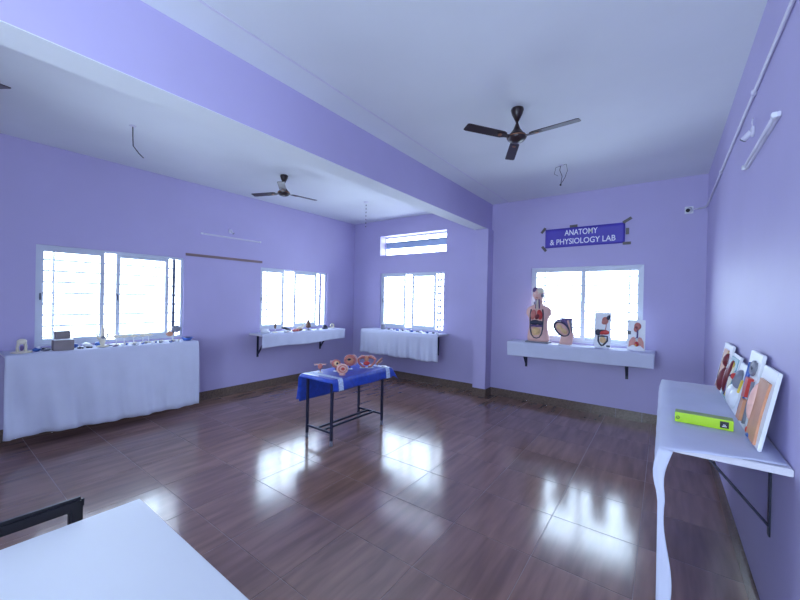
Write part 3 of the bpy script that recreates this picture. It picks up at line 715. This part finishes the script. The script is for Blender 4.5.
rboard('silvery board with a rounded skull section and a red centre, lowest of the leaning row', 2.81, 3.10, 0.285, [
    ('skull_section', M_GREY, [('b', -0.02, 0.19, 0.07, 0.06, 0.035)]),
    ('wrapped_mass', M_WHITE, [('b', -0.05, 0.09, 0.07, 0.07, 0.04), ('b', 0.03, 0.08, 0.06, 0.06, 0.034)]),
    ('red_core', M_RED, [('b', -0.02, 0.20, 0.026, 0.028, 0.05)]),
    ('dark_core', M_LIVER, [('b', -0.018, 0.20, 0.012, 0.014, 0.056)]),
    ('yellow_strand', M_YEL, [('t', [(0.05, 0.03), (0.06, 0.1), (0.08, 0.2)], 0.008)])])
rboard('tall board with a grey spiral on top, blue vessels and a red block', 2.485, 2.785, 0.395, [
    ('spiral', M_GREY, [('t', [(0.02 + (0.012 + 0.0028 * i) * math.cos(i * 0.7), 0.315 + (0.012 + 0.0016 * i) * math.sin(i * 0.7)) for i in range(20)], 0.009)]),
    ('spiral_core', M_LIVER, [('b', 0.02, 0.315, 0.022, 0.02, 0.014)]),
    ('vessel', M_BLUEP, [('t', [(-0.075, 0.33), (-0.085, 0.24), (-0.06, 0.15), (-0.08, 0.06)], 0.009), ('t', [(-0.04, 0.3), (-0.05, 0.2), (-0.03, 0.12)], 0.007)]),
    ('red_block', M_RED, [('p', [(0.0, 0.15), (0.075, 0.16), (0.08, 0.26), (0.01, 0.26)], 0.022)]),
    ('tan_muscle', M_TAN, [('p', [(-0.03, 0.03), (0.06, 0.03), (0.07, 0.145), (0.0, 0.14)], 0.02)]),
    ('yellow_strand', M_YEL, [('t', [(-0.05, 0.02), (-0.045, 0.09), (-0.06, 0.14)], 0.008)]),
    ('grey_strand', M_GREY, [('t', [(0.1, 0.03), (0.11, 0.15), (0.1, 0.25)], 0.010)])])
rboard('white board with one broad tan skin slab, closest to the dark bracket', 2.19, 2.46, 0.355, [
    ('limb_skin', M_TAN, [('p', slabpoly(0.25, 0.33, -0.02), 0.009)]),
    ('pale_muscle', M_PINKL, [('b', -0.105, 0.17, 0.018, 0.10, 0.03)]),
    ('blue_patch', M_BLUEP, [('b', -0.05, 0.015, 0.03, 0.012, 0.016)]),
    ('red_patch', M_RED, [('b', -0.1, 0.03, 0.016, 0.02, 0.014)])])

# lime box lying on the right shelf
lb = thing('carton', 'long lime green carton with a black square logo lying on the right shelf', 'box', (0.178, 2.50, ZS), -3 * D2R)
MB().box(-0.118, 0.118, -0.035, 0.035, 0, 0.052, 0.002).build('carton_body', M_LIME, lb)
MB().box(-0.117, 0.117, -0.034, 0.034, 0.0518, 0.0532).build('top_panel', M_LIME2, lb)
MB().box(0.066, 0.1, -0.0362, -0.0348, 0.010, 0.043).build('logo_patch', M_BLACK, lb)
MB().box(0.074, 0.092, -0.0368, -0.036, 0.017, 0.021).box(0.078, 0.088, -0.0368, -0.036, 0.024, 0.028).build('logo_mark', M_LETTER, lb)
MB().tube([(-0.105 + 0.007 * math.cos(i * PI / 5), -0.0355, 0.024 + 0.007 * math.sin(i * PI / 5)) for i in range(10)], 0.0016, 5, True).build('ring_mark', M_LIVER, lb)

# ------------------------------------------------------------------ pink models on the blue table
ZB = zt + 0.0065
def pstand(t, h, m=M_DRED):
    MB().lathe([(0.045, 0), (0.045, 0.008), (0.012, 0.014)], n=18).build('base', M_WHITE, t)
    MB().cyl((0, 0, 0.012), (0, 0, h), 0.009).build('post', m, t)
def ringpts(cx, cz, rx, rz, y, a0=0, a1=2 * PI, n=20, full=True):
    return [(cx + rx * math.cos(a0 + (a1 - a0) * i / n), y, cz + rz * math.sin(a0 + (a1 - a0) * i / n)) for i in range(n if full else n + 1)]
G = 'pink organ models on the blue table'
VA = math.atan2(3.2, -3.1) - PI / 2 + PI                       # turn local -y towards the near end of the room
FACE = math.atan2(3.0, -3.1) - PI / 2
t = thing('organ_model', 'small pink two-horned organ model on a dark post at the table end', 'anatomy model', (-3.29, 2.89, ZB), FACE, G)
pstand(t, 0.07); MB().ball((0, 0, 0.10), (0.04, 0.028, 0.045)).build('organ_body', M_PINK, t)
for s in (-1, 1): MB().tube([(s * 0.02, 0, 0.12), (s * 0.06, -0.005, 0.135), (s * 0.085, 0, 0.115), (s * 0.09, 0, 0.145)], [0.016, 0.012, 0.01, 0.006]).build('horn', M_PINKL, t)
t = thing('organ_model', 'upright tan-pink disc organ model on a dark post', 'anatomy model', (-3.20, 3.06, ZB), FACE, G)
pstand(t, 0.06); MB().ball((0, 0, 0.125), (0.075, 0.03, 0.07)).build('organ_body', M_PINK, t)
MB().ball((0.01, -0.02, 0.13), (0.045, 0.022, 0.042)).build('inner_section', M_BEIGE, t); MB().ball((0.02, -0.038, 0.135), (0.018, 0.012, 0.02)).build('cavity', M_LIVER, t)
MB().tube([(-0.05, 0, 0.16), (-0.085, 0, 0.175), (-0.09, 0, 0.12)], 0.01).build('duct', M_PINKL, t)
t = thing('organ_model', 'bowl-shaped pink organ model with concentric rims lying on the cloth', 'anatomy model', (-2.99, 2.96, ZB), FACE, G)
MB().lathe([(0.05, 0), (0.05, 0.012), (0.03, 0.02)], n=20).build('base', M_PINKL, t)
MB().ball((0, 0.01, 0.095), (0.095, 0.05, 0.085)).build('organ_body', M_PINK, t)
MB().tube(ringpts(0, 0.1, 0.078, 0.068, -0.028), 0.011, 8, True).build('outer_rim', M_PINKL, t)
MB().tube(ringpts(0.008, 0.103, 0.042, 0.036, -0.042), 0.009, 8, True).build('inner_rim', M_PINKL, t)
MB().ball((0.01, -0.036, 0.104), (0.022, 0.012, 0.018)).build('cavity', M_RED, t)
t = thing('organ_model', 'tall ring-shaped pink organ model with a dark hollow on a dark post', 'anatomy model', (-3.17, 3.27, ZB), FACE, G)
pstand(t, 0.07); MB().tube(ringpts(0, 0.15, 0.082, 0.075, 0), 0.024, 10, True).build('ring_body', M_PINK, t)
MB().ball((0, 0.01, 0.15), (0.07, 0.018, 0.062)).build('inner_section', M_TAN, t); MB().ball((-0.015, -0.012, 0.165), (0.03, 0.014, 0.02)).build('cavity', M_LIVER, t)
MB().tube(ringpts(0.02, 0.15, 0.1, 0.1, -0.01, -1.0, 1.3, 12, False), 0.009).build('pale_rim', M_PINKL, t)
t = thing('pelvis_bone_model', 'arched pale pink pelvis model with two wings', 'anatomy model', (-3.07, 3.47, ZB), FACE, G)
MB().box(-0.1, 0.1, -0.03, 0.03, 0, 0.012, 0.004).build('base', M_WHITE, t)
for s in (-1, 1):
    MB().tube([(s * 0.015, 0.02, 0.15), (s * 0.07, 0.0, 0.165), (s * 0.125, -0.02, 0.13), (s * 0.11, -0.03, 0.08), (s * 0.06, -0.035, 0.03), (s * 0.02, -0.04, 0.025)], [0.02, 0.026, 0.02, 0.018, 0.018, 0.014]).build('wing', M_PINK, t)
    MB().tube([(s * 0.05, -0.01, 0.185), (s * 0.105, -0.025, 0.165), (s * 0.14, -0.03, 0.12)], 0.008).build('crest', M_PINKL, t)
MB().ball((0, 0.015, 0.13), (0.035, 0.03, 0.05)).build('sacrum', M_TAN, t)
MB().ball((0, -0.02, 0.07), (0.05, 0.03, 0.03)).build('womb', M_RED, t)
t = thing('organ_model', 'slender leaning tan horn model on the blue table beside the saucer', 'anatomy model', (-3.04, 3.655, ZB), FACE, G)
pstand(t, 0.04); MB().tube([(-0.02, 0, 0.03), (0.01, 0, 0.07), (0.045, 0, 0.11), (0.085, 0, 0.15)], [0.022, 0.02, 0.015, 0.008]).build('horn', M_TAN, t)
MB().tube([(0.0, 0, 0.05), (0.055, 0, 0.07), (0.085, 0, 0.1)], 0.008).build('side_branch', M_PINKL, t)
t = thing('saucer', 'tiny white saucer on the blue table beside the leaning horn', 'dish', (-2.945, 3.655, ZB))
MB().lathe([(0.03, 0), (0.05, 0.012), (0.045, 0.014), (0.02, 0.006)], n=20).build('dish', M_WHITE, t); MB().lathe([(0.02, 0.006), (0.018, 0.018), (0.008, 0.022)], n=14).build('knob', M_WHITE, t)

for o in list(C.objects):
    if o.get('group') == G: o.scale = (0.88,) * 3 if o.name.startswith('pelvis') else (0.74,) * 3

# ------------------------------------------------------------------ small specimens, long shelf by the wide window
Z1 = 0.985 + 0.0075
X1 = -L + 0.28
def model_on_disc(name, label, loc, disc=0.05, group=None):
    t = thing(name, label, 'anatomy model', loc, 0, group); MB().lathe([(disc, 0), (disc, 0.008), (disc * 0.9, 0.012)], n=20).build('base', M_BONE, t); return t
t = model_on_disc('larynx_model', 'ivory arched model on a round white base at the end of the long cloth', (X1, 0.69, Z1), 0.085)
for s in (-1, 1): MB().tube([(0, s * 0.028, 0.01), (0, s * 0.032, 0.06), (0, s * 0.02, 0.11)], [0.014, 0.012, 0.016]).build('pillar', M_BONE, t)
MB().ball((0, 0, 0.118), (0.032, 0.04, 0.03)).build('cap', M_BONE, t); MB().ball((0.012, 0, 0.05), (0.012, 0.014, 0.03)).build('inner_core', M_PURP, t)
t = thing('toy_organ', 'small blue and silver lump beside the ivory arched model', 'anatomy model', (X1 + 0.02, 0.80, Z1)); MB().ball((0, 0, 0.022), (0.03, 0.034, 0.022)).build('lump', M_BLUEP, t); MB().ball((0.006, 0.012, 0.042), (0.016, 0.018, 0.016)).build('cap', M_WHITE, t)
t = thing('toy_organ', 'low dark grey lump between the blue lump and the carton', 'anatomy model', (X1 + 0.0, 0.875, Z1)); MB().ball((0, 0, 0.014), (0.03, 0.045, 0.016)).build('lump', M_GREY, t); MB().ball((0.01, -0.02, 0.026), (0.014, 0.016, 0.01)).build('cap', M_LIVER, t)
def carton(label, loc, sx, sy, sz, flap=False):
    t = thing('cardboard_box', label, 'box', loc, 0, 'cardboard boxes on the long shelf')
    MB().box(-sx / 2, sx / 2, -sy / 2, sy / 2, 0, sz, 0.003).build('carton_body', M_CARD, t)
    if flap: MB().slab([(-sx / 2, -sy / 2), (sx / 2, -sy / 2), (sx / 2 - 0.01, 0), (sx / 2, sy / 2), (-sx / 2, sy / 2)], sz, sz + 0.004).build('lid_flap', M_WHITE, t)
    else: MB().box(-sx / 2 - 0.003, sx / 2 + 0.003, -sy / 2 - 0.003, sy / 2 + 0.003, sz - 0.03, sz + 0.001, 0.002).build('lid', M_CARD, t)
carton('squat grey-brown cardboard box with a pale flap on the long shelf', (X1 + 0.03, 1.01, Z1), 0.12, 0.17, 0.115, True)
carton('taller grey-brown cardboard box behind the flapped box', (X1 - 0.12, 1.03, Z1), 0.10, 0.125, 0.20)
for i, (y, dx, m, lab) in enumerate(((1.155, 0.03, M_LIVER, 'small dark pellet in front of the blue packets'), (1.235, 0.02, M_LIVER, 'small dark twin pellet beside the blue packets'), (1.43, 0.0, M_GREY, 'small grey pebble-like piece beside the spiky bone'))):
    t = thing('specimen_piece', lab, 'specimen', (X1 + dx, y, Z1)); MB().ball((0, 0, 0.010), (0.02, 0.024, 0.012)).ball((0.004, 0.028, 0.008), (0.014, 0.014, 0.009)).build('piece', m, t)
for i, (y, m, lab) in enumerate(((1.13, M_BLUEP, 'blue flat packet lying near the flapped cardboard box'), (1.245, M_WHITE, 'white crumpled packet lying between blue ones'), (1.36, M_BLUEP, 'blue flat packet lying behind the spiky bone'))):
    t = thing('packet', lab, 'packet', (X1 - 0.1, y, Z1), 0.2 - 0.3 * i)
    MB().ball((0, 0, 0.026), (0.045, 0.042, 0.026)).build('bag', m, t); MB().box(-0.03, 0.03, 0.036, 0.05, 0.016, 0.03, 0.003).build('seal', M_WHITE, t)
t = thing('bone_model', 'tall spiky ivory bone standing on the long shelf', 'anatomy model', (X1 + 0.01, 1.37, Z1))
MB().lathe([(0.06, 0), (0.06, 0.01), (0.02, 0.02), (0.028, 0.06), (0.03, 0.1), (0.016, 0.15), (0.018, 0.2), (0.006, 0.27)], n=16).build('shaft', M_BONE, t)
for s in (-1, 1): MB().tube([(0, s * 0.015, 0.09), (0, s * 0.045, 0.11), (0, s * 0.05, 0.15)], [0.016, 0.012, 0.006]).build('process', M_BONE, t)
MB().ball((0.016, 0, 0.11), (0.016, 0.02, 0.024)).build('canal', M_GREY, t)
t = thing('specimen_dish', 'small blue-grey oval dish beside the spiky bone', 'dish', (X1 + 0.08, 1.475, Z1)); MB().lathe([(0.02, 0), (0.032, 0.014), (0.028, 0.015), (0.015, 0.006)], n=18, sx=0.9, sy=1.2).build('dish', M_PURP, t); MB().ball((0, 0, 0.012), (0.016, 0.02, 0.008)).build('content', M_LIVER, t)
gl = 'mushroom-shaped bone models on the long shelf'
for i, (y, dx) in enumerate(((1.525, -0.06), (1.60, -0.03), (1.70, -0.03), (1.80, -0.02), (1.885, -0.08))):
    lab = ('mushroom-shaped ivory model nearest the spiky bone', 'second mushroom-shaped ivory model from the spiky bone', 'middle mushroom-shaped ivory model of the five', 'fourth mushroom-shaped ivory model from the spiky bone', 'mushroom-shaped ivory model farthest from the spiky bone')[i]
    t = model_on_disc('vertebra_model', lab, (X1 + dx, y, Z1), 0.03, gl)
    MB().cyl((0, 0, 0.012), (0, 0, 0.09), 0.006).build('stem', M_WHITE, t)
    MB().ball((0, 0, 0.108), (0.03, 0.032, 0.022)).build('head', M_BONE, t)
    for s in (-1, 1): MB().ball((0.004, s * 0.032, 0.102), (0.012, 0.016, 0.009)).build('wing', M_BONE, t)
for i in range(13):
    y = 1.56 + i * 0.052; dx = (0.09, 0.03, 0.12, 0.06)[i % 4]
    m, nm = ((M_WHITE, 'white'), (M_BLUEP, 'blue'), (M_GREY, 'grey'))[i % 3]
    t = thing('specimen_piece', 'small %s specimen piece in the scatter between mushroom models and the blue dish' % nm, 'specimen', (X1 + dx - 0.02, y, Z1), i * 1.1, 'scattered %s pieces on the long shelf' % nm)
    MB().ball((0, 0, 0.012), (0.018, 0.026, 0.012)).build('piece', m, t); MB().ball((0.008, 0.012, 0.024), (0.010, 0.012, 0.012)).build('knob', M_BONE, t)
t = thing('organ_model', 'orange-brown and grey two-lobed model at the window end of the long shelf', 'anatomy model', (X1 - 0.06, 2.17, Z1))
MB().lathe([(0.04, 0), (0.04, 0.01), (0.01, 0.016), (0.01, 0.1)], n=16).build('stand', M_WHITE, t); MB().ball((0, -0.04, 0.10), (0.03, 0.045, 0.035)).build('lower_lobe', M_TAN, t); MB().ball((0, 0.04, 0.165), (0.04, 0.06, 0.05)).build('upper_lobe', M_GREY, t)
t = thing('bowl', 'low blue bowl at the end of the long shelf', 'bowl', (X1 + 0.02, 2.325, Z1)); MB().lathe([(0.045, 0), (0.075, 0.045), (0.07, 0.046), (0.04, 0.01)], n=22).build('bowl_body', M_BLUEP, t); MB().ball((0, 0, 0.03), (0.05, 0.05, 0.022)).build('content', M_LIVER, t)

# ------------------------------------------------------------------ specimens on the corner shelf of the left wall
Z2 = 1.0 + 0.0075; X2 = -L + 0.25
t = thing('cup', 'white cup-like tub at the open end of the short-clothed shelf', 'tub', (X2 - 0.02, 3.60, Z2)); MB().lathe([(0.04, 0), (0.055, 0.075), (0.05, 0.076), (0.036, 0.008)], n=20, sy=1.4).build('tub', M_WHITE, t); MB().ball((0.01, 0.07, 0.02), (0.03, 0.03, 0.02)).build('lid', M_WHITE, t)
t = model_on_disc('figure_model', 'slim brown figure model on a round white base', (X2, 3.80, Z2), 0.05); MB().cyl((0, 0, 0.01), (0, 0, 0.07), 0.006).build('post', M_WHITE, t); MB().ball((0, 0, 0.115), (0.02, 0.022, 0.05)).build('figure', M_BROWN, t)
t = thing('bone_section', 'slanted dark blue-grey bar model on the short-clothed shelf', 'anatomy model', (X2 + 0.02, 4.02, Z2)); MB().tube([(0, -0.09, 0.085), (0, 0.0, 0.06), (0, 0.08, 0.03)], [0.022, 0.026, 0.022]).build('bar', M_LIVER, t); MB().box(-0.03, 0.03, -0.04, 0.05, 0, 0.035, 0.004).build('rest', M_WHITE, t)
t = thing('dish', 'flat white dish on the short-clothed shelf below the blue-grey bar', 'dish', (X2 + 0.1, 4.0, Z2)); MB().lathe([(0.035, 0), (0.05, 0.012), (0.046, 0.013), (0.03, 0.005)], n=18).build('dish_body', M_WHITE, t); MB().ball((0, 0, 0.01), (0.02, 0.024, 0.008)).build('content', M_PINKL, t)
t = thing('organ_model', 'pink lobed organ lying beside the ivory jaw', 'anatomy model', (X2 + 0.07, 4.16, Z2)); MB().ball((0, 0, 0.025), (0.03, 0.05, 0.025)).ball((0, 0.07, 0.022), (0.028, 0.035, 0.022)).build('lobes', M_PINK, t); MB().ball((0.02, 0.03, 0.03), (0.012, 0.02, 0.012)).build('valve', M_RED, t)
t = thing('organ_model', 'small brownish bean-shaped organ between pink lobes and ivory jaw', 'anatomy model', (X2 + 0.06, 4.30, Z2)); MB().tube([(0, -0.03, 0.02), (0.01, 0, 0.035), (0, 0.035, 0.025)], [0.018, 0.024, 0.018]).build('bean', M_BROWN, t); MB().ball((0.015, 0, 0.03), (0.012, 0.014, 0.012)).build('hilum', M_PINKL, t)
t = thing('jaw_model', 'ivory jaw-shaped bone on the short-clothed shelf', 'anatomy model', (X2 - 0.02, 4.35, Z2)); MB().tube([(0, -0.09, 0.03), (0.02, -0.03, 0.06), (0.02, 0.04, 0.07), (0, 0.09, 0.1)], [0.02, 0.026, 0.028, 0.018]).build('jaw', M_BONE, t); MB().tube([(0.012, -0.05, 0.02), (0.03, 0.02, 0.02)], 0.02).build('teeth', M_WHITE, t)
t = thing('pinecone_model', 'upright brown cone-shaped model on a stem and round base', 'anatomy model', (X2, 4.53, Z2)); MB().lathe([(0.055, 0), (0.055, 0.008), (0.01, 0.016), (0.01, 0.05)], n=18).build('stand', M_GREY, t)
MB().lathe([(0.012, 0.045), (0.045, 0.06), (0.05, 0.075), (0.043, 0.088), (0.047, 0.105), (0.038, 0.12), (0.041, 0.138), (0.03, 0.155), (0.032, 0.17), (0.018, 0.19), (0.004, 0.205)], n=18).build('cone', M_BROWN, t)
t = thing('dish', 'flat white dish beside the cone-shaped model', 'dish', (X2 + 0.06, 4.72, Z2)); MB().lathe([(0.04, 0), (0.055, 0.014), (0.05, 0.015), (0.03, 0.006)], n=18).build('dish_body', M_WHITE, t); MB().ball((0, 0, 0.012), (0.024, 0.024, 0.010)).build('content', M_GREY, t)
t = thing('dome_model', 'dark half-dome model near the corner end of the short-clothed shelf', 'anatomy model', (X2, 4.95, Z2)); MB().lathe([(0.06, 0), (0.06, 0.02), (0.052, 0.05), (0.03, 0.075), (0.0, 0.085)], n=20).build('dome', M_LIVER, t); MB().box(-0.02, 0.065, -0.03, 0.03, 0, 0.012, 0.002).build('base', M_GREY, t)
t = thing('ring_model', 'small white ring-shaped model at the corner end of the short-clothed shelf', 'anatomy model', (X2 + 0.02, 5.13, Z2)); MB().tube([(0.0, 0.045 * math.cos(i * PI / 9), 0.055 + 0.04 * math.sin(i * PI / 9)) for i in range(18)], 0.014, 8, True).build('ring', M_BONE, t); MB().lathe([(0.03, 0), (0.03, 0.01), (0.01, 0.02)], n=14).build('base', M_WHITE, t)

# ------------------------------------------------------------------ specimens on the shelf below the ventilator
Y3 = YB - 0.2
t = thing('glass_jar', 'clear-grey jar with lid at the corner end of the gathered cloth', 'jar', (-4.72, Y3, Z2)); MB().lathe([(0.045, 0), (0.05, 0.01), (0.05, 0.09), (0.035, 0.105)], n=20).build('jar_body', M_GREY, t); MB().lathe([(0.037, 0.105), (0.037, 0.125), (0.03, 0.128)], n=20).build('lid', M_WHITE, t)
t = thing('rod_stand', 'thin dark rod leaning from a small white holder on the gathered cloth', 'stand', (-4.01, Y3, Z2)); MB().lathe([(0.035, 0), (0.035, 0.012), (0.014, 0.02), (0.014, 0.06)], n=16).build('holder', M_WHITE, t); MB().tube([(0.0, 0, 0.05), (-0.02, 0, 0.13), (-0.09, 0, 0.205)], 0.007).build('rod', M_GREY, t)
for i in range(11):
    x = -4.55 + i * 0.118; m, nm = ((M_GREY, 'grey'), (M_WHITE, 'white'), (M_BLUEP, 'blue'))[i % 3]
    t = thing('instrument_piece', 'small %s piece laid out on the gathered cloth' % nm, 'specimen', (x, Y3 - (0.02, 0.09, 0.05)[i % 3], Z2), 0.6 * i, '%s pieces on the gathered cloth' % nm)
    MB().lathe([(0.022, 0), (0.03, 0.012), (0.02, 0.03), (0.008, 0.036)], n=14, sx=1.3).build('body', m, t); MB().tube([(0.02, 0, 0.018), (0.055, 0.01, 0.016)], 0.006).build('handle', M_LIVER if i % 2 else M_WHITE, t)
